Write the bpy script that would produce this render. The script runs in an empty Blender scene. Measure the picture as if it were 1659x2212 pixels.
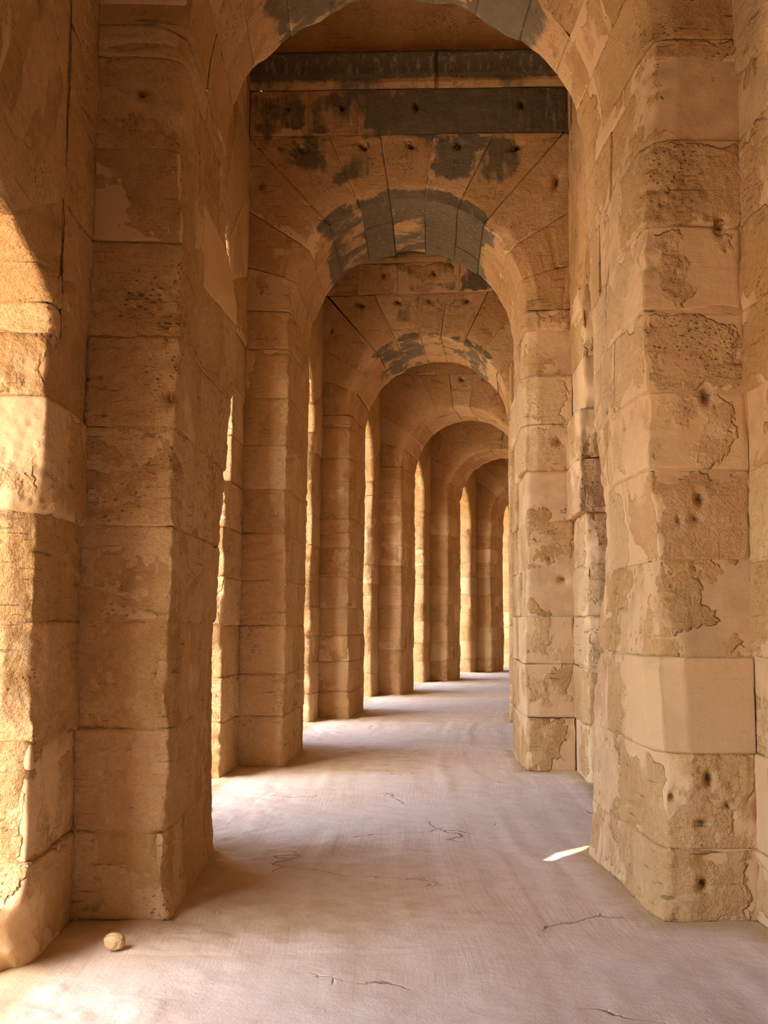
import bpy, bmesh, math, random
import numpy as np
from mathutils import Vector, Matrix, Euler
SC = bpy.context.scene
COL = SC.collection

# ------------------------------------------------------------------ camera, light, exposure
F_PX = 2376.0
cd = bpy.data.cameras.new('camera'); cam = bpy.data.objects.new('camera', cd); COL.objects.link(cam)
cd.sensor_fit = 'HORIZONTAL'; cd.sensor_width = 36.0; cd.lens = F_PX / 1659.0 * 36.0
cd.clip_start = 0.05; cd.clip_end = 500
cam.matrix_world = Matrix.Translation((0, 0, 1.6)) @ Matrix.Rotation(math.pi/2 + 0.10105, 4, 'X') @ Matrix.Rotation(0.0070, 4, 'Z')
SC.camera = cam
SC.view_settings.view_transform = 'Standard'; SC.view_settings.look = 'None'
SC.view_settings.gamma = 1.0; SC.view_settings.use_curve_mapping = False
SC.view_settings.exposure = 1.0
SUN_R, SUN_EL = 2.7, 56.0                       # horizontal slope dy/dx and elevation
hx = 1/math.sqrt(1+SUN_R**2); hy = SUN_R*hx
ce, se = math.cos(math.radians(SUN_EL)), math.sin(math.radians(SUN_EL))
SUN_DIR = Vector((hx*ce, hy*ce, -se))            # direction the light travels
sl = bpy.data.lights.new('sun', 'SUN'); so = bpy.data.objects.new('sun', sl); COL.objects.link(so)
sl.energy = 7.0; sl.angle = math.radians(0.2); sl.color = (1.0, 0.93, 0.80)
so.rotation_euler = SUN_DIR.to_track_quat('-Z', 'Y').to_euler(); so.location = (-12, -10, 20)
wd = bpy.data.worlds.new('sky'); SC.world = wd; wd.use_nodes = True
wn = wd.node_tree.nodes; wl = wd.node_tree.links
sk = wn.new('ShaderNodeTexSky'); sk.sky_type = 'NISHITA'; sk.sun_disc = False
sk.sun_elevation = math.radians(SUN_EL); sk.sun_rotation = math.atan2(-hx, -hy); sk.dust_density = 3.0; sk.air_density = 1.0
wn['Background'].inputs['Strength'].default_value = 1.08
wl.new(sk.outputs[0], wn['Background'].inputs['Color'])

# ------------------------------------------------------------------ numpy noise
def _h(ix, iy, iz, s):
    with np.errstate(over='ignore'):
        h = (ix.astype(np.uint32)*np.uint32(374761393) + iy.astype(np.uint32)*np.uint32(668265263)
             + iz.astype(np.uint32)*np.uint32(2147483647 & 1274126177) + np.uint32(s*2654435 + 12345))
        h = (h ^ (h >> np.uint32(13))) * np.uint32(1274126177)
        h = (h ^ (h >> np.uint32(16))) * np.uint32(2246822519)
        h = h ^ (h >> np.uint32(13))
    return h.astype(np.float64) / 4294967295.0
def vnoise(P, s=0):
    I = np.floor(P); f = P - I; f = f*f*(3-2*f); I = I.astype(np.int64) + 1000
    r = 0
    for a in (0, 1):
        wa = f[:, 0] if a else 1-f[:, 0]
        for b in (0, 1):
            wb = f[:, 1] if b else 1-f[:, 1]
            for c in (0, 1):
                wc = f[:, 2] if c else 1-f[:, 2]
                r = r + wa*wb*wc*_h(I[:, 0]+a, I[:, 1]+b, I[:, 2]+c, s)
    return r*2-1
def fbm(P, s=0, o=4, g=.5):
    r = 0; a = 1; t = 0
    for k in range(o):
        r = r + a*vnoise(P*(2.03**k) + k*17.3, s+k); t += a; a *= g
    return r/t
def cells(P, s=0):
    I = np.floor(P).astype(np.int64) + 1000; F = P - np.floor(P)
    best = np.full(len(P), 9.0)
    for a in (-1, 0, 1):
        for b in (-1, 0, 1):
            for c in (-1, 0, 1):
                jx = _h(I[:, 0]+a, I[:, 1]+b, I[:, 2]+c, s); jy = _h(I[:, 0]+a, I[:, 1]+b, I[:, 2]+c, s+7); jz = _h(I[:, 0]+a, I[:, 1]+b, I[:, 2]+c, s+13)
                d = (a+jx-F[:, 0])**2 + (b+jy-F[:, 1])**2 + (c+jz-F[:, 2])**2
                best = np.minimum(best, d)
    return np.sqrt(best)
def sstep(a, b, x):
    t = np.clip((x-a)/(b-a), 0, 1); return t*t*(3-2*t)

# ------------------------------------------------------------------ mesh collector
class MB:
    def __init__(s): s.V = []; s.Fq = []; s.A = []; s.n = 0
    def add(s, V, Fq, A):                       # V (n,3), Fq (m,4), A (n,4): blk, joint, stain, plaster
        s.V.append(V); s.Fq.append(Fq + s.n); s.A.append(A); s.n += len(V)
    def build(s, name, mat, parent=None, xf=None, flip=False, weld=False):
        V = np.concatenate(s.V); Fq = np.concatenate(s.Fq); A = np.concatenate(s.A)
        if xf is not None: V = xf(V)
        if flip: Fq = Fq[:, ::-1]
        me = bpy.data.meshes.new(name)
        me.vertices.add(len(V)); me.vertices.foreach_set('co', V.astype(np.float32).ravel())
        me.loops.add(Fq.size); me.loops.foreach_set('vertex_index', Fq.astype(np.int32).ravel())
        me.polygons.add(len(Fq)); me.polygons.foreach_set('loop_start', np.arange(0, Fq.size, 4, dtype=np.int32))
        me.polygons.foreach_set('loop_total', np.full(len(Fq), 4, dtype=np.int32))
        me.update(calc_edges=True); me.validate()
        me.polygons.foreach_set('use_smooth', np.ones(len(me.polygons), dtype=bool))
        for k, nm in enumerate(('blk', 'ds', 'stain', 'plas', 'hole')):
            at = me.attributes.new(nm, 'FLOAT', 'POINT'); at.data.foreach_set('value', A[:, k].astype(np.float32))
        me.materials.append(mat)
        o = bpy.data.objects.new(name, me); COL.objects.link(o)
        if parent is not None: o.parent = parent
        return o

ALLF = ((0, 0), (0, 1), (1, 0), (1, 1), (2, 0), (2, 1))
def surf(lo, hi, res, faces=ALLF):
    """welded grid over the chosen faces of a box"""
    lo = np.array(lo, float); hi = np.array(hi, float)
    n = np.maximum(1, np.ceil((hi-lo)/np.array(res)).astype(int))
    P = []; Q = []; c = 0
    for ax, sd in faces:
        a1, a2 = [(1, 2), (2, 0), (0, 1)][ax]
        g1 = np.linspace(lo[a1], hi[a1], n[a1]+1); g2 = np.linspace(lo[a2], hi[a2], n[a2]+1)
        G1, G2 = np.meshgrid(g1, g2, indexing='ij')
        p = np.zeros((G1.size, 3)); p[:, a1] = G1.ravel(); p[:, a2] = G2.ravel(); p[:, ax] = hi[ax] if sd else lo[ax]
        idx = np.arange(G1.size).reshape(G1.shape)
        q = np.stack([idx[:-1, :-1], idx[1:, :-1], idx[1:, 1:], idx[:-1, 1:]], -1).reshape(-1, 4)
        if not sd: q = q[:, ::-1]
        P.append(p); Q.append(q+c); c += len(p)
    P = np.concatenate(P); Q = np.concatenate(Q)
    key = np.round(P*20000).astype(np.int64)
    _, fi, inv = np.unique(key, axis=0, return_index=True, return_inverse=True)
    return P[fi], inv.reshape(-1)[Q]

RNG = random.Random(5); PLMIN = [0.0]
def rock(mb, lo, hi, res=.04, faces=ALLF, seed=0, rnd=.007, amp=.010, mapf=None, scl=None, rough=1.0, blk=None,
         stain=None, plas=None, post=None, inset=0.0, off=(0, 0, 0), core=False, holes=()):
    lo = np.array(lo, float)+inset; hi = np.array(hi, float)-inset
    P, Q = surf(lo, hi, res, faces)
    N = P + np.array(off) + seed*3.17
    r = rnd*(1 + 1.2*np.abs(vnoise(N*3.1, 3)) + 8*np.clip(vnoise(N*2.3, 9)-.3, 0, 1)*rough)[:, None]
    r = np.minimum(r, (hi-lo).min()*.4)
    q = np.clip(P, lo+r, hi-r); d = P-q; L = np.linalg.norm(d, axis=1)[:, None]+1e-9; nh = d/L
    ds = np.sort(np.minimum(P-lo, hi-P), axis=1)[:, 1]
    B = RNG.random() if blk is None else blk
    pl = (max(PLMIN[0], RNG.random()**9) if plas is None else plas)
    if core: pl = PLMIN[0]*2; B = .45
    g = (1-.85*pl)*rough
    big = fbm(N*1.3, 11, 2); mid = fbm(N*5.0, 21, 3)
    disp = amp*1.2*big + amp*.8*mid*g
    tilt = (RNG.random()-.5)*.7
    S = np.stack([N[:, 0]*1.2, N[:, 1]*1.2, (N[:, 2]+tilt*(N[:, 0]+N[:, 1]))*17], -1)
    st = vnoise(S, 31); stm = sstep(.05, .5, vnoise(N*1.9, 37))
    disp -= .020*sstep(.25, .6, st)*stm*g
    disp -= .009*sstep(.1, .7, fbm(N*3.3, 71, 3))*g
    if np.max(res) < .05:
        pm = sstep(.0, .35, fbm(N*2.2, 41, 2))
        c1 = cells(N*np.array([17, 17, 21.]), 5)
        disp -= .018*(1-sstep(.18, .40, c1))*pm*g
        disp += .004*vnoise(N*32, 51)*g
    if not core:
        pass
    V = q + r*nh + nh*disp[:, None]
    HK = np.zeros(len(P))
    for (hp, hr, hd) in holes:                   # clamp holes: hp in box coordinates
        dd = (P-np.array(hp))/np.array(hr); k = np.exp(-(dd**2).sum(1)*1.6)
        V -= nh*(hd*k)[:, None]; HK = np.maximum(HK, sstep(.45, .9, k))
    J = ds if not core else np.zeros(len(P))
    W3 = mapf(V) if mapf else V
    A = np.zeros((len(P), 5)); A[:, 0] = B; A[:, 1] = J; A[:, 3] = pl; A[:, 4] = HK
    if stain is not None: A[:, 2] = stain(W3)
    if post: W3 = post(W3)
    mb.add(W3, Q, A)

# ------------------------------------------------------------------ materials
def M(name):
    m = bpy.data.materials.new(name); m.use_nodes = True; nt = m.node_tree
    b = nt.nodes['Principled BSDF']; b.inputs['Roughness'].default_value = .93; b.inputs['Specular IOR Level'].default_value = .12
    return m, nt, b
class NT:
    def __init__(s, nt): s.nt = nt
    def n(s, t, **k):
        x = s.nt.nodes.new(t)
        for a, v in k.items():
            if a.startswith('i_'):
                key = a[2:]; key = int(key) if key.isdigit() else key.replace('_', ' ')
                if isinstance(v, bpy.types.NodeSocket): s.nt.links.new(v, x.inputs[key])
                else: x.inputs[key].default_value = v
            else: setattr(x, a, v)
        return x
    def math(s, op, a, b=0.0, c=0.0, clamp=False):
        x = s.nt.nodes.new('ShaderNodeMath'); x.operation = op; x.use_clamp = clamp
        for i, v in enumerate((a, b, c)):
            if isinstance(v, bpy.types.NodeSocket): s.nt.links.new(v, x.inputs[i])
            else: x.inputs[i].default_value = v
        return x.outputs[0]
    def noise(s, vec, scale, detail=4, rough=.55, dist=0.0):
        x = s.n('ShaderNodeTexNoise'); s.nt.links.new(vec, x.inputs['Vector'])
        x.inputs['Scale'].default_value = scale; x.inputs['Detail'].default_value = detail
        x.inputs['Roughness'].default_value = rough; x.inputs['Distortion'].default_value = dist
        return x.outputs['Fac']
    def ramp(s, fac, a, b):
        x = s.n('ShaderNodeMapRange'); x.interpolation_type = 'SMOOTHSTEP'; x.clamp = True
        s.nt.links.new(fac, x.inputs['Value']); x.inputs['From Min'].default_value = a; x.inputs['From Max'].default_value = b
        return x.outputs['Result']
    def mix(s, fac, a, b, mode='MIX'):
        x = s.n('ShaderNodeMix', data_type='RGBA', blend_type=mode)
        for k, v in ((0, fac), (6, a), (7, b)):
            if isinstance(v, bpy.types.NodeSocket): s.nt.links.new(v, x.inputs[k])
            else: x.inputs[k].default_value = v if k == 0 else (*v, 1)
        return x.outputs[2]
    def vscale(s, vec, sc):
        x = s.n('ShaderNodeVectorMath', operation='MULTIPLY'); s.nt.links.new(vec, x.inputs[0]); x.inputs[1].default_value = sc
        return x.outputs[0]
    def attr(s, nm): return s.n('ShaderNodeAttribute', attribute_name=nm).outputs['Fac']

def stone_material(name, base, pale, deep, pink, stain_amt=1.0):
    m, nt, b = M(name); T = NT(nt)
    pos = T.n('ShaderNodeNewGeometry').outputs['Position']
    blk = T.attr('blk'); dsx = T.attr('ds'); hole = T.attr('hole'); stain = T.attr('stain'); plas = T.attr('plas')
    joint = T.math('SUBTRACT', 1.0, T.ramp(dsx, .0, .022)); wide = T.math('SUBTRACT', 1.0, T.ramp(T.math('ADD', dsx, T.math('MULTIPLY', T.math('SUBTRACT', T.noise(pos, 2.7, 4, .6), .5), .55)), .02, .075))
    # per-block shift of the noise so that neighbouring blocks differ
    off = T.n('ShaderNodeVectorMath', operation='SCALE', i_0=(17.0, 31.0, 11.0)); nt.links.new(blk, off.inputs['Scale'])
    p2 = T.n('ShaderNodeVectorMath', operation='ADD'); nt.links.new(pos, p2.inputs[0]); nt.links.new(off.outputs[0], p2.inputs[1]); p2 = p2.outputs[0]
    nbig = T.noise(p2, 1.6, 5, .6); nmid = T.noise(p2, 9, 5, .65); nfine = T.noise(p2, 70, 4, .7)
    strat = T.noise(T.vscale(p2, (2.0, 2.0, 22.0)), 1.6, 4, .6, .4)
    c = T.mix(T.ramp(nbig, .32, .68), base, deep)
    c = T.mix(T.math('MULTIPLY', T.ramp(blk, .55, 1.0), .55), c, pale)
    c = T.mix(T.math('MULTIPLY', T.math('SUBTRACT', 1.0, T.ramp(blk, .0, .3)), .45), c, pink)
    c = T.mix(T.math('MULTIPLY', T.ramp(nmid, .5, .72), .35), c, pale)
    c = T.mix(T.math('MULTIPLY', T.ramp(strat, .56, .74), .22), c, (.30, .19, .11))
    c = T.mix(T.math('MULTIPLY', T.ramp(nfine, .45, .7), .35), c, tuple(x*.72 for x in deep))
    c = T.mix(T.math('MULTIPLY', T.ramp(T.noise(p2, 24, 4, .7), .52, .66), .3), c, tuple(x*.75 for x in deep))
    # plaster and mortar smears: along joints and in patches of their own
    pn = T.noise(pos, 1.15, 4, .5, .3); pn2 = T.noise(pos, 5.0, 5, .6)
    pv = T.math('ADD', T.math('MULTIPLY', pn, .9), T.math('MULTIPLY', pn2, .25))
    pv = T.math('ADD', pv, T.math('MULTIPLY', wide, T.math('ADD', T.math('MULTIPLY', plas, .30), .03))); pv = T.math('ADD', pv, T.math('MULTIPLY', plas, .30))
    pm = T.math('MAXIMUM', T.ramp(pv, .755, .83), T.ramp(plas, .86, .95))
    pc = T.mix(T.noise(pos, 3.1, 3, .5), tuple(x*1.05 for x in pale), tuple(.55*x+.45*y for x, y in zip(pale, pink)))
    c = T.mix(T.math('MULTIPLY', pm, .62), c, pc)
    # cavities of the porous stone: their occlusion painted in as dark colour
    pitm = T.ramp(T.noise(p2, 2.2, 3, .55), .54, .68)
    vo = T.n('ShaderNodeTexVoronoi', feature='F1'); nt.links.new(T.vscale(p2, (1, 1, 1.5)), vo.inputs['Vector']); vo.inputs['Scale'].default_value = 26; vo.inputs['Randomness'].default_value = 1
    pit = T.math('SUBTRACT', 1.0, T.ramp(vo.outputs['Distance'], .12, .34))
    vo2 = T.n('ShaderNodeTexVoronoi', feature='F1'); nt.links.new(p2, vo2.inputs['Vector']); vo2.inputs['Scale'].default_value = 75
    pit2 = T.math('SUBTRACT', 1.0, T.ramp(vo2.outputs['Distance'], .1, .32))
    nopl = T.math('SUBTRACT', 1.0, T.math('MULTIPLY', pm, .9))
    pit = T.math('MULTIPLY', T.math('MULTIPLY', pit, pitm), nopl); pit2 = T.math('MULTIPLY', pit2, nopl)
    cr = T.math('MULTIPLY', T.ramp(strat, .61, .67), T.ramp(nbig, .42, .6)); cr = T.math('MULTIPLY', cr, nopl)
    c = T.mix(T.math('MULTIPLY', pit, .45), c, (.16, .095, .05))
    c = T.mix(T.math('MULTIPLY', cr, .55), c, (.16, .095, .05))
    # joints: thin darker dirt lines, broken
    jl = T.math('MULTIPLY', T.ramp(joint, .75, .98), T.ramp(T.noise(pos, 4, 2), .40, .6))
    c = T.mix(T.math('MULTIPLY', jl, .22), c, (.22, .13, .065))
    # black crust
    sn = T.math('ADD', T.math('MULTIPLY', T.noise(pos, 1.9, 4, .6, .3), .8), T.math('MULTIPLY', T.noise(T.vscale(pos, (1, 1, .22)), 13, 3, .6), .35))
    sv = T.math('ADD', sn, T.math('MULTIPLY', stain, .74)); sv = T.math('SUBTRACT', sv, T.math('MULTIPLY', wide, .14))
    sm = T.math('MULTIPLY', T.ramp(sv, .86, 1.04), T.ramp(stain, .03, .3))
    crust = T.mix(nmid, (.075, .070, .050), (.15, .13, .085))
    heavy = T.ramp(stain, .85, 1.2); streak = T.ramp(T.noise(T.vscale(pos, (1, 1, .10)), 17, 3, .7), .50, .68)
    crust = T.mix(T.math('MULTIPLY', heavy, .75), crust, (.030, .029, .022))
    crust = T.mix(T.math('MULTIPLY', T.math('MULTIPLY', heavy, streak), .5), crust, (.33, .29, .22))
    c = T.mix(T.math('MULTIPLY', sm, .86*stain_amt), c, crust)
    c = T.mix(T.math('MULTIPLY', hole, .85), c, (.04, .025, .015))  # shade inside the holes, painted as near-black colour
    nt.links.new(c, b.inputs['Base Color'])
    h = T.math('MULTIPLY', T.math('MULTIPLY', nmid, nopl), .026); h = T.math('ADD', h, T.math('MULTIPLY', nmid, .008)); h = T.math('ADD', h, T.math('MULTIPLY', T.math('MULTIPLY', T.noise(p2, 28, 4, .65), nopl), .010))
    h = T.math('ADD', h, T.math('MULTIPLY', T.math('MULTIPLY', nfine, nopl), .005))
    h = T.math('SUBTRACT', h, T.math('MULTIPLY', pit, .014)); h = T.math('SUBTRACT', h, T.math('MULTIPLY', pit2, .003))
    h = T.math('SUBTRACT', h, T.math('MULTIPLY', cr, .008)); h = T.math('ADD', h, T.math('MULTIPLY', pm, .002))
    bp = T.n('ShaderNodeBump'); bp.inputs['Strength'].default_value = .9; bp.inputs['Distance'].default_value = 1.0
    nt.links.new(h, bp.inputs['Height']); nt.links.new(bp.outputs[0], b.inputs['Normal'])
    return m
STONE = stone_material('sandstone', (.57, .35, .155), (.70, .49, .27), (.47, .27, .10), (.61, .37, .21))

def floor_material():
    m, nt, b = M('packed_floor'); T = NT(nt)
    pos = T.n('ShaderNodeNewGeometry').outputs['Position']; uv = T.n('ShaderNodeUVMap', uv_map='run').outputs[0]
    n1 = T.noise(pos, .8, 5, .6, .3); n2 = T.noise(pos, 5, 5, .65); n3 = T.noise(pos, 60, 4, .7)
    c = T.mix(T.ramp(n1, .3, .7), (.65, .50, .36), (.70, .56, .43))
    c = T.mix(T.math('MULTIPLY', T.ramp(n2, .45, .75), .4), c, (.52, .38, .27))
    dirt_shade = T.attr('dirt_shade')
    dm = T.ramp(T.math('ADD', T.math('MULTIPLY', n2, .5), T.math('MULTIPLY', dirt_shade, .7)), .42, .75)
    c = T.mix(T.math('MULTIPLY', dm, .85), c, (.50, .35, .185))  # brown tint: pier dirt plus the shaded-floor tone painted under the arches
    gr = T.noise(T.vscale(uv, (34, .9, 1)), 1.0, 4, .6, .5); grm = T.ramp(T.noise(uv, .45, 3), .40, .62)
    c = T.mix(T.math('MULTIPLY', T.math('MULTIPLY', T.ramp(gr, .5, .7), grm), .22), c, (.44, .32, .23))
    vo = T.n('ShaderNodeTexVoronoi', feature='F1'); nt.links.new(pos, vo.inputs['Vector']); vo.inputs['Scale'].default_value = 22
    peb = T.math('MULTIPLY', T.math('SUBTRACT', 1.0, T.ramp(vo.outputs['Distance'], .06, .2)), T.ramp(n1, .5, .7))
    c = T.mix(T.math('MULTIPLY', peb, .3), c, (.32, .22, .14))
    vd = T.n('ShaderNodeTexVoronoi', feature='DISTANCE_TO_EDGE'); 
    wv = T.n('ShaderNodeVectorMath', operation='ADD'); nt.links.new(pos, wv.inputs[0])
    nn = T.n('ShaderNodeTexNoise', i_Scale=3.0, i_Detail=4.0); nt.links.new(pos, nn.inputs['Vector'])
    ns = T.n('ShaderNodeVectorMath', operation='SCALE'); nt.links.new(nn.outputs['Color'], ns.inputs[0]); ns.inputs['Scale'].default_value = .5
    nt.links.new(ns.outputs[0], wv.inputs[1]); nt.links.new(wv.outputs[0], vd.inputs['Vector']); vd.inputs['Scale'].default_value = .55
    ck = T.math('MULTIPLY', T.math('SUBTRACT', 1.0, T.ramp(vd.outputs['Distance'], .002, .008)), T.ramp(T.noise(pos, .9, 2), .55, .62))
    c = T.mix(T.math('MULTIPLY', ck, .6), c, (.25, .17, .11))
    nt.links.new(c, b.inputs['Base Color'])
    h = T.math('ADD', T.math('MULTIPLY', n2, .012), T.math('MULTIPLY', n3, .0016))
    h = T.math('ADD', h, T.math('MULTIPLY', T.math('MULTIPLY', gr, grm), .0055)); h = T.math('ADD', h, T.math('MULTIPLY', peb, .004))
    h = T.math('SUBTRACT', h, T.math('MULTIPLY', ck, .012))
    bp = T.n('ShaderNodeBump'); bp.inputs['Strength'].default_value = .8; bp.inputs['Distance'].default_value = 1.0
    nt.links.new(h, bp.inputs['Height']); nt.links.new(bp.outputs[0], b.inputs['Normal'])
    return m
FLOOR = floor_material()
def sand_material():
    m, nt, b = M('sunlit_sand'); T = NT(nt)
    pos = T.n('ShaderNodeNewGeometry').outputs['Position']
    nt.links.new(T.mix(T.noise(pos, .7, 5, .6), (.62, .49, .34), (.52, .39, .26)), b.inputs['Base Color'])
    return m
SAND = sand_material()

# ------------------------------------------------------------------ plan of the curving gallery
CA, CB, CC = .58976, -.10116, .00597
S0, PIT, TH, HW, WW, WO = 6.108, 6.2206, 1.929, 1.335, 1.854, 3.25
ZS, ZJ, ZC0, ZC1 = 5.18, 7.28, 7.84, 8.24       # arch springing, course joint, cornice
ZSIDE = 4.75
def frame(i):
    Y = S0; n = abs(i)*40
    for _ in range(n):
        m = CB+2*CC*Y; Y += math.copysign(PIT/40/math.sqrt(1+m*m), i)
    return CA+CB*Y+CC*Y*Y, Y, math.atan(CB+2*CC*Y)
FR = {i: frame(i) for i in range(-3, 10)}
def to_world(i):
    X, Y, h = FR[i]; c, s = math.cos(h), math.sin(h)
    def f(P):
        Q = P.copy(); Q[:, 0] = X+P[:, 0]*c+P[:, 1]*s; Q[:, 1] = Y-P[:, 0]*s+P[:, 1]*c; return Q
    return f
def frame_matrix(i):
    X, Y, h = FR[i]; return Matrix.Translation((X, Y, 0)) @ Matrix.Rotation(-h, 4, 'Z')
def bay_pt(i, u, t):                            # t: 0 at rear of arch i, 1 at front of arch i+1
    a = to_world(i)(np.array([[u, TH, 0.]]))[0]; b = to_world(i+1)(np.array([[u, 0., 0.]]))[0]
    return a*(1-t)+b*t
def thing(name, label, cat, i, group=None):
    o = bpy.data.objects.new(name, None); COL.objects.link(o); o.empty_display_size = .3
    o.matrix_world = frame_matrix(i); o['label'] = label; o['category'] = cat
    if group: o['group'] = group
    return o

LOD = {-3: .14, -2: .10, -1: .06, 0: .017, 1: .024, 2: .04, 3: .055, 4: .07, 5: .085, 6: .11, 7: .14, 8: .16, 9: .2}
STUB = {0: .78, 1: .95}
LZ = [0, .47, 1.02, 1.60, 2.13, 2.69, 3.20, 3.75, 4.30, 4.85, 5.18]
RZ = [0, .38, .90, 1.43, 1.96, 2.48, 2.93, 3.40, 3.90, 4.42, 4.90, 5.18]
ZSI = {0: 5.04}; SIDE_Z = {(-1, 'L'): (3.0, .27)}
def interp(z, pts):
    return np.interp(z, [p[0] for p in pts], [p[1] for p in pts])

# ------------------------------------------------------------------ piers
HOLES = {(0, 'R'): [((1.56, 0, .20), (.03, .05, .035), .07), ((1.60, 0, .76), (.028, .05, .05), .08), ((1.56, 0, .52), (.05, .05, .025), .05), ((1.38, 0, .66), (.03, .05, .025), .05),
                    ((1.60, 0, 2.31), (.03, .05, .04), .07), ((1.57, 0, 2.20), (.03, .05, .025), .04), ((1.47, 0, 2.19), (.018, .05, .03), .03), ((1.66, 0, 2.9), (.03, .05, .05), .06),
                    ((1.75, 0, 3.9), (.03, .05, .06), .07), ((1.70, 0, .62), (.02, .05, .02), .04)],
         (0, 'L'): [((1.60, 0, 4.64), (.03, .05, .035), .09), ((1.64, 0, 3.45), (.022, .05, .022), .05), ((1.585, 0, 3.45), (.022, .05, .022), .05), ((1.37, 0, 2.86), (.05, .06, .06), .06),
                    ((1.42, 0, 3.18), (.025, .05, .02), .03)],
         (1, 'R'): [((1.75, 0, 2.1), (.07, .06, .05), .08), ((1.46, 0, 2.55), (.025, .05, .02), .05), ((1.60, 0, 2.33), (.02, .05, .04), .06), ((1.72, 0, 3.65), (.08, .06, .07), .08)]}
def pier(i, side, label):
    sg = -1 if side == 'L' else 1; rg = random.Random(i*2+(side == 'R')*77+400); ZS = ZSI.get(i, 5.18)
    RNG.seed(i*31+(side == 'R')*7+900)
    res = LOD[i]; stub = STUB.get(i, .72)
    if i in (0,): zs = (LZ if side == 'L' else RZ)[:-1]+[ZS]
    else:
        zs = [0.0]
        while zs[-1] < ZS-.6: zs.append(zs[-1]+rg.uniform(.44, .60))
        zs.append(ZS)
    PLMIN[0] = (.30 if i < 2 else .2) if side == 'R' else 0.0
    HL = HOLES.get((i, side), ())
    root = thing('stone_pier', label, 'pier', i, 'piers along the left of the gallery' if side == 'L' else 'piers along the right of the gallery')
    def post(P):                                 # weathered arrises, in pier coordinates (u positive outward)
        u, v, z = P[:, 0].copy(), P[:, 1].copy(), P[:, 2]
        for (u0, v0, su, sv, amt) in ((HW, 0, 1, 1, 1.0), (HW, TH, 1, -1, 1.3), (WW, -stub, 1, 1, 1.5), (WW, TH+stub, 1, -1, 1.5)):
            a = np.abs(u-u0); b = np.abs(v-v0); k = np.clip(1-(a+b)/.17, 0, 1)
            N = np.stack([z*0+i*5+u0*3+(side == 'R')*9, z*0+v0, z], -1)
            e = (.12+.7*np.clip(vnoise(N*1.4, 61)+.1, 0, 1)+.55*np.clip(vnoise(N*5, 62)-.05, 0, 1)+.35*np.clip(vnoise(N*15, 63), 0, 1))*amt
            u += su*k*e*.06; v += sv*k*e*.06
        # slow bulges and hollows of the corridor face
        face = np.clip(1-(np.abs(u-HW))/.5, 0, 1)
        if i == 0 and side == 'L':
            rear = sstep(.6, TH, v)
            u -= face*rear*interp(z, [(0, 0), (1.6, 0), (2.3, .0), (3.0, .06), (3.6, .12), (3.9, .12), (4.4, .02), (5.2, .0)])*1.0
            u += face*interp(z, [(0, 0), (2, 0), (3, .0), (5, .0)])
        if i == 0 and side == 'R':
            rear = sstep(.6, TH, v)
            u += face*rear*interp(z, [(0, 0), (.9, .02), (1.7, .09), (2.2, .15), (2.5, .15), (2.8, .09), (3.2, .05), (4, .03), (5.2, 0)])
            u += face*(1-rear)*interp(z, [(0, .0), (.9, 0), (1.4, -.05), (2.0, 0), (2.5, -.07), (3.0, -.08), (4.0, -.05), (5.2, -.0)])
        if i == 0:                               # foot flares a little
            u -= face*.03*np.exp(-z/.12)
        if i == 0 and side == 'L':               # broken footing stone of the jamb
            v -= (P[:, 0] > WW-.05)*np.clip(1-np.abs(v+stub)/.3, 0, 1)*(.10*np.exp(-(z/.30)**2)+.06*np.exp(-((z-.25)/.12)**2))*(1+.8*vnoise(P*9, 3))
        N2 = np.stack([u*0+side.__hash__() % 3, v*.6+i*7, z*.8], -1)
        u += face*.035*fbm(N2, 71, 2)
        Q = P.copy(); Q[:, 0] = u*sg; Q[:, 1] = v
        return Q
    pil = MB(); wal = MB()
    front = {0: (0, 0), 1: (1, 0), 2: (1, 1)}
    for k in range(len(zs)-1):
        z0, z1 = zs[k], zs[k+1]
        vs = [0, rg.uniform(.8, 1.15), TH] if k % 2 else [0, rg.uniform(.5, .7), rg.uniform(1.25, 1.45), TH]
        for j in range(len(vs)-1):
            fc = [(0, 0)]
            if j == 0: fc.append((1, 0))
            if j == len(vs)-2: fc.append((1, 1))
            ins = rg.uniform(-.004, .010) if not (i == 1 and side == 'R') else rg.choice((-.03, -.02, .0, .022, .03))
            pl = None
            if i == 0 and side == 'L' and k == 7: pl = 1.0
            if i == 0 and side == 'R' and k == 2 and j == 0: pl = 1.0; ins = -.012
            if i == 0 and side == 'R' and k in (5, 7) and j == 0: pl = .55
            if i == 1 and side == 'R' and k == 2: pl = .9
            rock(pil, (HW+ins, vs[j]+(ins if j == 0 else 0), z0), (WW+.012, vs[j+1], z1), res, fc+([(2, 0), (2, 1)]+([(1, 0)] if j else [])+([(1, 1)] if j < len(vs)-2 else []) if 0 <= i <= 2 else []), holes=HL, seed=rg.random()*9, amp=.011 if i else .012,
                 post=post, plas=pl, rough=1.0 if side == 'R' else 1.25, stain=(lambda P: .40*np.exp(-(P[:, 2]/.35)**2)) if (i == 0 and side == 'L') else None)
        # wall pier: two stubs seen beside the pilaster, jambs and outer face
        vm = TH*rg.uniform(.35, .65)
        sk = stub-(.26 if (i == 1 and side == 'L' and z0 > 2.9) else 0)
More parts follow.
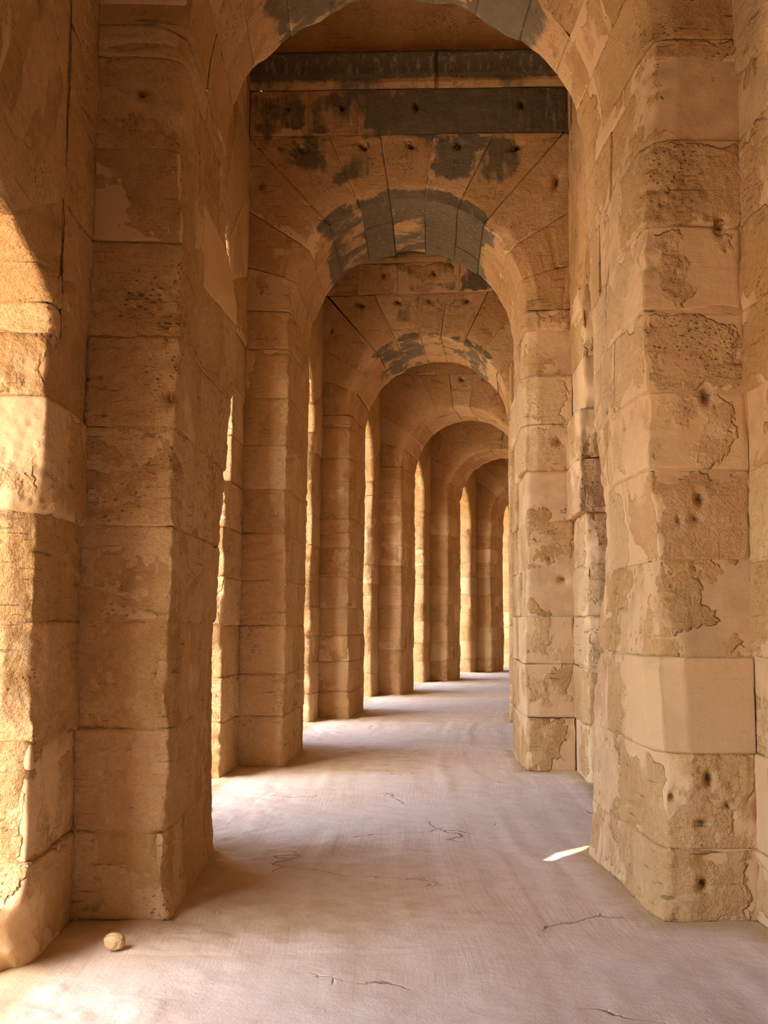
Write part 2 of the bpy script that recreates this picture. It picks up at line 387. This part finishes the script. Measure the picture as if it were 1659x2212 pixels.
        for j, (v0, v1) in enumerate(((-sk, vm), (vm, TH+stub))):
            jamb = (1, 0) if j == 0 else (1, 1); um = WW+rg.uniform(.55, .85)
            ins = rg.uniform(-.01, .02) if not (i == 1 and side == 'R' and j == 0 and 2.8 < (z0+z1)/2 < 3.7) else -.055
            rr = res if (i >= 0 and j == 0) else max(res, .06)
            rock(wal, (WW+ins, v0+(ins if j == 0 else 0), z0), (um, v1-(ins if j else 0), z1), rr, [(0, 0), jamb]+([(2, 0), (2, 1)] if 0 <= i <= 1 and j == 0 else []), seed=rg.random()*9, amp=.016, post=post, rough=1.3)
            ins = rg.uniform(-.01, .03)
            rock(wal, (um, v0+(ins if j == 0 else 0), z0), (WO, v1-(ins if j else 0), z1), max(res*1.5, .05), [jamb, (0, 1)], seed=rg.random()*9, amp=.02, post=post, rough=1.3)
    ins = .010 if not (i == 1 and side == 'R') else .022
    rock(pil, (HW+ins, ins, 0), (WW+.3, TH-ins, ZS), max(res*1.3, .022), holes=HL, faces=[(0, 0), (1, 0), (1, 1)], seed=i, rnd=.02, amp=.004, post=post, core=True)
    zc = 0
    if i == 1 and side == 'L':
        zc = next(z for z in zs if z > 2.9)
        rock(wal, (WW+ins+.005, -stub+ins+.005, 0), (WO-ins, TH+stub-ins-.005, zc-.01), .05, ALLF[:4]+((2, 1),), seed=i+.5, rnd=.02, amp=.008, post=post, core=True)
    rock(wal, (WW+ins+.005, -stub+ins+.005+(.26 if zc else 0), zc), (WO-ins, TH+stub-ins-.005, ZS), max(res*1.8, .05), ALLF[:4], seed=i+.5, rnd=.02, amp=.005, post=post, core=True)
    flip = side == 'L'
    pil.build('pilaster', STONE, root, flip=flip)
    wal.build('wall_pier', STONE, root, flip=flip)
    if i == 0 and side == 'L' or i in (-1, ):
        im = MB()                                # worn impost moulding
        for (pu, a, b_) in ((.022, ZS+.13, ZS+.19), (.035, ZS+.19, ZS+.27)):
            rock(im, (HW+.03, -pu, a), (WW+.02, .5, b_), .02, [(0, 0), (1, 0), (2, 0), (2, 1)], seed=3.3, rnd=.012, amp=.012, post=lambda P: np.stack([P[:, 0]*sg, P[:, 1], P[:, 2]], -1), plas=.7)
        im.build('impost', STONE, root, flip=flip)
    return root

# ------------------------------------------------------------------ transverse arches
def rout(th, R, top, half):
    th = np.abs(th)
    return np.minimum(top/np.maximum(np.cos(th), 1e-3), half/np.maximum(np.sin(th), 1e-3))
def arch(i, label):
    ZS = ZSI.get(i, 5.18); rg = random.Random(i+50); RNG.seed(i*17+3); res = LOD[i]*1.15 if i != 1 else .022
    PLMIN[0] = 0.0
    root = thing('stone_arch', label, 'arch', i, 'transverse arches spanning the gallery')
    R = HW+.0; NV = 11
    sa = {0: .85, 1: 1.12, 2: .7, 3: .35, 4: .35, 5: .3}.get(i, .4)
    def stain(P):
        a = np.arctan2(P[:, 0], P[:, 2]-ZS); r = np.hypot(P[:, 0], P[:, 2]-ZS)
        intr = (1-sstep(.72, 1.0, np.abs(a)))*(1-sstep(.06, .2, r-R))
        face = (1-sstep(.4, 1.05, np.abs(a)))*sstep(.15, .4, r-R)*.60*sstep(ZS+1.15, ZS+1.6, P[:, 2])
        return np.clip(np.maximum(intr*.92, face), 0, 1)*sa
    w = .75
    ang = np.linspace(-math.pi/2, math.pi/2, NV+1); ang[1:-1] += np.array([rg.uniform(-.02, .02) for _ in range(NV-1)])
    def mp(P):
        th = P[:, 0]/R; r = R+np.clip(P[:, 2]/w, -.1, 1)*(rout(th, R, ZJ-ZS, WW+.01)-R)
        r = np.where(P[:, 2] < .04, R+P[:, 2], r)
        tt = np.clip((P[:, 2]-.04)/(w-.04), 0, 1); r = np.where(P[:, 2] >= .04, R+.04+tt*(rout(th, R, ZJ-ZS, WW+.01)-R-.04), r)
        return np.stack([r*np.sin(th), P[:, 1], ZS+r*np.cos(th)], -1)
    def edge(P):                                 # chipped front and rear edges of the intrados
        r = np.hypot(P[:, 0], np.maximum(P[:, 2]-ZS, 0)); r = np.where(P[:, 2] < ZS, np.abs(P[:, 0]), r); a = np.arctan2(P[:, 0], P[:, 2]-ZS)
        Q = P.copy()
        for v0, sv in ((0, 1), (TH, -1)):
            k = np.clip(1-(np.abs(P[:, 1]-v0)+np.abs(r-R))/.16, 0, 1)
            N = np.stack([a*2.2+v0*5, a*0+i*3, a*0], -1)
            e = (.12+.9*np.clip(vnoise(N, 5)-.0, 0, 1)+.3*vnoise(N*4, 6))
            if i == 1 and v0 == 0: e = e+1.5*np.exp(-((a-.93)/.12)**2)
            Q[:, 1] += sv*k*e*.07; sc = 1+k*e*.05/np.maximum(r, .5)
            Q[:, 0] *= sc; Q[:, 2] = np.where(P[:, 2] > ZS, ZS+(P[:, 2]-ZS)*sc, P[:, 2])
        return Q
    for k in range(NV):
        mb = MB(); a0, a1 = ang[k]*R, ang[k+1]*R
        vs = rg.choice([[0, .75, TH], [0, 1.2, TH], [0, .62, 1.3, TH]]) if i >= -1 else [0, TH]
        pitv = rg.uniform(-.006, .012); hk = []
        for j in range(len(vs)-1):
            fc = [(2, 0)] + ([(0, 0), (0, 1)] if 0 <= i <= 1 else []) + ([(1, 0)] if j == 0 else []) + ([(1, 1)] if j == len(vs)-2 else [])
            holes = []
            if j == 0 and 0 <= i <= 3 and 2 <= k <= NV-3:
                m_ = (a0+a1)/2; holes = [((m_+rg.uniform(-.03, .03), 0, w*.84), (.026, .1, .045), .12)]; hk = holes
            rock(mb, (a0, vs[j]+(max(0, pitv) if j == 0 else 0), pitv+rg.uniform(0, .012)), (a1, vs[j+1], w), (res*.8, res, res*.7), fc, seed=rg.random()*9, mapf=mp, post=edge,
                 stain=stain, rnd=.004, amp=.009, rough=.4, holes=holes, plas=rg.random()**3*.5*(0 if 3 <= k <= NV-4 else 1))
        rock(mb, (a0, .008, .012), (a1, .3, w), (.03, .08, .03), [(1, 0)], holes=hk, seed=i, mapf=mp, post=edge, rnd=.01, amp=.003, core=True, stain=lambda P: stain(P)*.7)
        rock(mb, (a0, .008, .012), (a1, TH-.008, w), (.06, .08, .08), [(2, 0), (1, 1)], seed=i, mapf=mp, post=edge, rnd=.01, amp=.003, core=True, stain=lambda P: stain(P)*.7)
        mb.build('voussoir', STONE, root)
    # course of long blocks over the voussoirs
    mb = MB(); us = [-WW-.01, -1.25+rg.uniform(-.1, .1), -.62+rg.uniform(-.1, .1), .62+rg.uniform(-.12, .12), WW+.01]
    def st2(P): return (.72+.35*np.clip(P[:, 0]/WW, -1, 1))*sa*.95
    hc = []
    for j in range(4):
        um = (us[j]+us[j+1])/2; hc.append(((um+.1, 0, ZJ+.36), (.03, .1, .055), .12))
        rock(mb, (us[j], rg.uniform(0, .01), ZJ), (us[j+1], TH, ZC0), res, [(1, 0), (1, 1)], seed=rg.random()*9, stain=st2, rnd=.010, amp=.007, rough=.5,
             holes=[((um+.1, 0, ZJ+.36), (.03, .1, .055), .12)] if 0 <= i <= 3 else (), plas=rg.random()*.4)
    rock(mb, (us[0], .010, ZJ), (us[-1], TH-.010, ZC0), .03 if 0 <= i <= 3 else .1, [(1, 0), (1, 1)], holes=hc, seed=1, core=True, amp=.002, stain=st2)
    mb.build('block_course', STONE, root)
    # cornice: lower fillet, tall stained face, top fillet
    mb = MB()
    prof = [(.0, ZC0), (.02, ZC0+.005), (.02, ZC0+.05), (.032, ZC0+.055), (.032, ZC0+.085), (.03, ZC0+.09), (.055, ZC0+.20), (.095, ZC0+.33), (.13, ZC0+.345), (.13, ZC1), (-.05, ZC1)]
    for side in (0, 1):
        nu = int(2*WW/.05); U = np.linspace(-WW-.01, WW+.01, nu+1); K = len(prof)
        G = np.zeros((nu+1, K, 3)); A = np.zeros((nu+1, K, 5))
        for k, (dv, z) in enumerate(prof):
            N = np.stack([U*4+i*7, U*0+k*.3, U*0+side*9], -1)
            vv = -dv-.006*fbm(N, 4, 3)
            G[:, k, 0] = U; G[:, k, 1] = vv if side == 0 else TH-vv; G[:, k, 2] = z+.004*vnoise(N, 8)
            A[:, k, 0] = np.where(U < .32, .4, .62); A[:, k, 1] = np.minimum(np.abs(U-.32), .5)
            A[:, k, 2] = sa*1.15*(1.0 if ZC0+.09 < z < ZC1-.03 else .35)
        idx = np.arange((nu+1)*K).reshape(nu+1, K)
        q = np.stack([idx[:-1, :-1], idx[1:, :-1], idx[1:, 1:], idx[:-1, 1:]], -1).reshape(-1, 4)
        if side: q = q[:, ::-1]
        mb.add(G.reshape(-1, 3), q, A.reshape(-1, 5))
    rock(mb, (-WW-.01, .0, ZC0), (WW+.01, TH, ZC1+.02), .2, [(2, 1), (1, 0), (1, 1)], seed=2, core=True, amp=.0)
    mb.build('cornice', STONE, root)
    return root

# ------------------------------------------------------------------ side walls (arched openings) and vaults, per bay
def side_wall(i, side):
    """wall of the bay after arch i, with its arched opening; local x along the gallery"""
    sg = -1 if side == 'L' else 1
    rg = random.Random(i*3+(side == 'R')+10); RNG.seed(i*5+(side == 'R')*3+70)
    p0 = to_world(i)(np.array([[sg*WW, TH, 0.]]))[0]; p1 = to_world(i+1)(np.array([[sg*WW, 0., 0.]]))[0]
    o0 = to_world(i)(np.array([[sg*WO, TH, 0.]]))[0]; o1 = to_world(i+1)(np.array([[sg*WO, 0., 0.]]))[0]
    L = 4.29
    ZSIDE, RISE = SIDE_Z.get((i, side), (4.75, 1.0))
    s0 = STUB.get(i, .72); s1 = L-STUB.get(i+1, .72); mid = (s0+s1)/2; R = (s1-s0)/2; H = (ZJ-ZSIDE)/RISE; half = L/2+.4
    def place(P):                                # P: (s along, t depth 0..WO-WW, z)
        s = (P[:, 0]/L)[:, None]; t = (P[:, 1]/(WO-WW))[:, None]
        a = p0*(1-s)+p1*s; b = o0*(1-s)+o1*s; W = a*(1-t)+b*t; W[:, 2] = P[:, 2]; return W
    def mp(P):
        th = P[:, 0]/R; r = R+P[:, 2]
        ro = rout(th, R, H, 3.0)
        tt = np.clip((P[:, 2]-.04)/.71, 0, 1); r = np.where(P[:, 2] < .04, R+P[:, 2], R+.04+tt*(ro-R-.04))
        s = mid+r*np.sin(th); s = np.clip(s, s0-.12, s1+.12) if RISE < 1 else np.clip(s, -.3, L+.3)
        return np.stack([s, P[:, 1], ZSIDE+r*np.cos(th)*RISE], -1)
    res = max(.035, LOD[max(i+1, -1)]*1.4)
    mb = MB(); NV = 9; ang = np.linspace(-math.pi/2, math.pi/2, NV+1)
    D = WO-WW
    for k in range(NV):
        for (t0, t1, fc) in ((0, .72, [(2, 0), (1, 0)]), (.72, D, [(2, 0), (1, 1)])):
            rock(mb, (ang[k]*R, t0, rg.uniform(0, .02)), (ang[k+1]*R, t1, .75), res, fc, seed=rg.random()*9, mapf=mp, post=place, rnd=.02, amp=.014)
    rock(mb, (-math.pi/2*R, .008, .012), (math.pi/2*R, D-.008, .75), .1, [(2, 0), (1, 0), (1, 1)], seed=1, mapf=mp, post=place, core=True, amp=.003)
    # masonry over the stubs between pier top and course joint, then wall up to the vault
    E = TH/2
    for (a, b_) in ((-E, -.01), (L+.01, L+E)):
        rock(mb, (a, .03, ZS), (b_, D, ZJ+.1), .2, ALLF, seed=rg.random(), post=place, amp=.006)
    for (a, b_) in ((-.3, s0-.0), (s1+.0, L+.3)):
        rock(mb, (a, .012, 4.7), (b_, D-.012, ZJ), .1, [(1, 0), (1, 1)], seed=rg.random(), post=place, amp=.004)
    z = ZJ
    while z < 10.4:
        z1 = z+.56; s = -E+rg.uniform(-.5, 0)
        while s < L+E:
            e = s+rg.uniform(.9, 1.4)
            rock(mb, (max(s, -E), rg.uniform(0, .015), z), (min(e, L+E), D, z1), max(res*2, .08), [(1, 0), (1, 1)], seed=rg.random()*9, post=place)
            s = e
        z = z1
    rock(mb, (-E, .02, ZJ-.05), (L+E, D-.02, z), .2, ALLF, seed=4, post=place, core=True, amp=.002)
    o = mb.build('wall_left' if side == 'L' else 'wall_right', STONE, None, flip=(side == 'R'))
    o['kind'] = 'structure'
    return o

def vault(i):
    RNG.seed(i+500)
    L = 4.29; R = L/2; mb = MB(); nphi = 40; nu = 30
    rows = [];
    for outer in (0, 1):
        G = np.zeros((nphi+1, nu+1, 3))
        for a in range(nphi+1):
            ph = math.pi*a/nphi; rr = R+(.34 if outer else 0)
            t = .5-.5*math.cos(ph)*rr/R; z = ZC1+rr*.92*math.sin(ph)
            for b in range(nu+1):
                u = -WO+2*WO*b/nu
                p = bay_pt(i, u, t); G[a, b] = (p[0], p[1], z)
        N = G.reshape(-1, 3)
        G[:, :, 2] += (.03*fbm(N*1.5, 3, 4)).reshape(nphi+1, nu+1)
        rows.append(G)
    for k, G in enumerate(rows):
        idx = np.arange(G.shape[0]*G.shape[1]).reshape(G.shape[:2])
        q = np.stack([idx[:-1, :-1], idx[:-1, 1:], idx[1:, 1:], idx[1:, :-1]], -1).reshape(-1, 4)
        if k == 0: q = q[:, ::-1]
        A = np.zeros((idx.size, 5)); A[:, 0] = .35; A[:, 1] = .5; mb.add(G.reshape(-1, 3), q, A)
    n = rows[0].shape[0]*rows[0].shape[1]
    idx = np.arange(n).reshape(rows[0].shape[:2]); e = np.concatenate([idx[:, 0], idx[-1, 1:], idx[::-1, -1][1:], idx[0, ::-1][1:]])
    q = np.stack([e[:-1], e[1:], e[1:]+n, e[:-1]+n], -1)
    mb.Fq.append(q)
    o = mb.build('ceiling', STONE, None); o['kind'] = 'structure'
    return o

# ------------------------------------------------------------------ floor and ground
def ground():
    def lines(a, b, n): return np.linspace(a, b, n, endpoint=False)
    U = np.concatenate([lines(-WO-.0, -2.2, 10), lines(-2.2, 2.4, 190), np.linspace(2.4, 9, 14)])
    Sv = np.concatenate([lines(-16, 1, 50), lines(1, 9, 330), lines(9, 20, 220), lines(20, 60, 200), np.linspace(60, 75, 8)])
    # s is distance along Y of the centre line
    X = CA+CB*Sv+CC*Sv**2; h = np.arctan(CB+2*CC*Sv)
    Ug, Sg = np.meshgrid(U, np.arange(len(Sv)), indexing='ij')
    Xc = X[Sg]; Yc = Sv[Sg]; hh = h[Sg]
    PX = Xc+Ug*np.cos(hh); PY = Yc-Ug*np.sin(hh)
    P = np.stack([PX.ravel(), PY.ravel(), np.zeros(PX.size)], -1)
    z = .010*fbm(P*.9, 3, 3)+.005*fbm(P*5, 13, 3)
    Wp = fbm(P*.7, 23, 2)
    G = np.stack([Ug.ravel()*9+Wp*1.2, Yc.ravel()*.25, P[:, 2]], -1)
    z += .006*vnoise(G, 33)*sstep(-.2, .3, vnoise(P*.5, 8))
    u = Ug.ravel(); au = np.abs(u)
    # dirt drifts against the piers, and painted shade in a strip under each arch
    dirt_shade = np.zeros(len(P))
    for i in range(-1, 8):
        Xf, Yf, hf = FR[i]; c, s = math.cos(hf), math.sin(hf)
        dx, dy = P[:, 0]-Xf, P[:, 1]-Yf
        lu = dx*c-dy*s; lv = dx*s+dy*c
        du = np.maximum(HW-np.abs(lu), 0); dv = np.maximum(np.maximum(-lv, lv-TH), 0)
        d = np.hypot(du, dv); dirt_shade = np.maximum(dirt_shade, np.exp(-d/.16))
        dirt_shade = np.maximum(dirt_shade, .55*np.exp(-(np.maximum(np.abs(lv-TH*.5)-TH*.5, 0)/.5)**2)*sstep(-1.6, .6, -lu))
    dirt_shade = np.maximum(dirt_shade, np.exp(-np.maximum(WW-au, 0)/.14))
    rub = sstep(-.7, -1.25, u)*sstep(-.1, .35, fbm(P*1.1, 63, 2)+.15)
    z += rub*(.016*fbm(P*7, 73, 4)+.012*np.abs(fbm(P*17, 83, 2)))
    z += .03*dirt_shade*np.clip(.6+.8*fbm(P*3, 43, 3), 0, 2)*(dirt_shade > .2)
    P[:, 2] = z-.012
    idx = np.arange(P.shape[0]).reshape(Ug.shape)
    q = np.stack([idx[:-1, :-1], idx[1:, :-1], idx[1:, 1:], idx[:-1, 1:]], -1).reshape(-1, 4)
    mb = MB(); A = np.zeros((len(P), 5)); A[:, 1] = .5; mb.add(P, q, A); o = mb.build('floor', FLOOR); o['kind'] = 'structure'
    me = o.data; at = me.attributes.new('dirt_shade', 'FLOAT', 'POINT'); at.data.foreach_set('value', dirt_shade.astype(np.float32))
    uvl = me.uv_layers.new(name='run'); vi = np.zeros(len(me.loops), dtype=np.int32); me.loops.foreach_get('vertex_index', vi)
    uvs = np.stack([u[vi]+.10*Wp[vi], Yc.ravel()[vi]], -1).astype(np.float32); uvl.data.foreach_set('uv', uvs.ravel())
    # open ground outside, beyond the left arcade
    mb = MB(); P, Q = surf((-70, -40, -.3), (80, 95, -.05), 5, [(2, 1)]); mb.add(P, Q, np.zeros((len(P), 5)))
    g = mb.build('ground', SAND); g['kind'] = 'structure'
ground()

LN = {-2: 'stone pier on the left, second behind the camera', -1: 'stone pier on the left beside the camera, out of view',
      0: 'nearest left stone pier, tall and rough, with impost moulding near the top', 1: 'second left stone pier, with a bright jamb strip on its left',
      2: 'third left stone pier, smooth orange shaft behind the second one', 3: 'fourth left stone pier, deeply scored by dark bedding cracks',
      4: 'fifth left stone pier, short and dark beyond the cracked one', 5: 'sixth left stone pier, last one seen before the gallery curves off',
      6: 'seventh left stone pier, mostly hidden at the far bend', 7: 'eighth left stone pier, out of sight round the bend'}
RN = {-2: 'stone pier on the right, second behind the camera', -1: 'stone pier on the right beside the camera, out of view',
      0: 'nearest right stone pier, big pitted blocks and one smooth pale block low down', 1: 'second right stone pier of projecting brown blocks in pale mortar',
      2: 'third right stone pier, thin sliver of it showing past the second', 3: 'fourth right stone pier, hidden behind the nearer right piers',
      4: 'fifth right stone pier, hidden behind the nearer right piers', 5: 'sixth right stone pier, hidden round the bend',
      6: 'seventh right stone pier, hidden round the bend', 7: 'eighth right stone pier, hidden round the bend'}
AN = {-2: 'stone arch behind the camera', -1: 'stone arch directly over the camera, out of view', 0: 'nearest and largest stone arch, its crown cut by the top of the photo',
      1: 'second stone arch, with black-stained keystones, clamp holes and a dark cornice above', 2: 'third stone arch, with grey stained blocks near its crown',
      3: 'fourth stone arch, with deep gaps between its wedge blocks', 4: 'fifth stone arch, small and plain, with one chipped block',
      5: 'sixth stone arch, smallest and darkest one in view', 6: 'seventh stone arch, beyond the smallest one in view', 7: 'eighth stone arch, out of sight round the bend'}
for i in range(-2, 8):
    pier(i, 'L', LN[i]); pier(i, 'R', RN[i]); arch(i, AN[i])
for i in range(-2, 7):
    side_wall(i, 'L'); side_wall(i, 'R'); v = vault(i)
    if i == -1: NEAR_VAULT = v

# back wall of the passage behind the right-hand openings, its roof, and closures at both ends
def inner_back():
    mb = MB(); n = 60; ys = np.linspace(-14, 62, n); G = []
    def line(u):
        return np.stack([CA+CB*ys+CC*ys**2+u*np.cos(np.arctan(CB+2*CC*ys)), ys-u*np.sin(np.arctan(CB+2*CC*ys))], -1)
    a = line(7.0); b = line(7.5)
    def strip(pa, za, pb, zb):
        V = np.concatenate([np.column_stack([pa, np.full(n, za)]), np.column_stack([pb, np.full(n, zb)])])
        k = np.arange(n-1); q = np.stack([k, k+1, k+1+n, k+n], -1); A = np.zeros((2*n, 5)); A[:, 0] = .4; A[:, 1] = .5
        mb.add(V, q, A)
    strip(a, -.1, a, 7.6); strip(b, -.1, b, 7.6); strip(a, 7.6, b, 7.6)
    o = mb.build('wall_inner', STONE); o['kind'] = 'structure'
    mb = MB(); c = line(WO-.2)
    strip(c, 7.3, a, 7.3); strip(c, 7.7, b, 7.7)
    o = mb.build('ceiling', STONE); o['kind'] = 'structure'
inner_back()
for i, v in ((-2, -1.4), (7, TH+3.2)):
    mb = MB(); rock(mb, (-WO, v, -.1), (7.2, v+.5, 10.6), .4, seed=i)
    o = mb.build('wall_back' if i < 0 else 'wall_far', STONE, xf=to_world(i)); o['kind'] = 'structure'

# ------------------------------------------------------------------ loose stones on the floor
def stone_at(px, py, r, label, sq=(1, .8, .75), name='loose_stone', seed=2.3, cat='stone', group=None):
    # ground point seen at the photograph's pixel, used once to place the stone in the world
    d = Vector(((px-829.5), -(py-1106.0), -F_PX)).normalized(); d = cam.matrix_world.to_3x3() @ d
    t = 1.6/-d.z; p = Vector((0, 0, 1.6))+d*t
    mb = MB(); P, Q = surf((-1, -1, -1), (1, 1, 1), .14)
    n = P/np.linalg.norm(P, axis=1)[:, None]; P = .12*P*.8+.88*n
    P = P*(1+.22*fbm(P*1.3+seed, 3, 3)[:, None])*np.array(sq)*r
    P[:, 2] -= P[:, 2].min()+.006
    A = np.zeros((len(P), 5)); A[:, 1] = .5; A[:, 0] = .8; A[:, 3] = .5
    mb.add(P, Q, A); o = mb.build(name, STONE); o.location = (p.x, p.y, 0.0)
    o['label'] = label; o['category'] = cat
    if group: o['group'] = group
    return o
stone_at(247, 2050, .055, 'pale loose stone lying in shadow at the foot of the nearest left pier')

stone_at(470, 1973, .011, 'tiny white pebble on the shadowed floor right of the nearest left pier', name='pebble', cat='pebble', seed=5.1)

# ------------------------------------------------------------------ slit added in the unseen vault to throw one blade of sun
def sun_slit():
    pts = [(1174, 1857), (1200, 1843), (1240, 1835), (1274, 1828), (1268, 1834), (1228, 1847), (1190, 1857)]
    G = []
    Rm = cam.matrix_world.to_3x3()
    for px, py in pts:
        d = Rm @ Vector((px-829.5, -(py-1106.0), -F_PX)); t = 1.6/-d.z; G.append(Vector((0, 0, 1.6))+d*t)
    bm = bmesh.new(); lo = []; hi = []
    for g in G:
        for z, L in ((8.4, lo), (12.5, hi)): L.append(bm.verts.new(g - SUN_DIR*(z/-SUN_DIR.z)))
    n = len(G); bm.faces.new(lo); bm.faces.new(hi[::-1])
    for k in range(n): bm.faces.new((lo[k], hi[k], hi[(k+1) % n], lo[(k+1) % n]))
    bmesh.ops.recalc_face_normals(bm, faces=bm.faces)
    me = bpy.data.meshes.new('cut'); bm.to_mesh(me); bm.free(); c = bpy.data.objects.new('cut', me); COL.objects.link(c)
    md = NEAR_VAULT.modifiers.new('sun_slit', 'BOOLEAN'); md.operation = 'DIFFERENCE'; md.solver = 'EXACT'; md.object = c
    bpy.context.view_layer.update()
    dg = bpy.context.evaluated_depsgraph_get(); new = bpy.data.meshes.new_from_object(NEAR_VAULT.evaluated_get(dg))
    NEAR_VAULT.modifiers.clear(); NEAR_VAULT.data = new
    bpy.data.objects.remove(c); bpy.data.meshes.remove(me)
sun_slit()
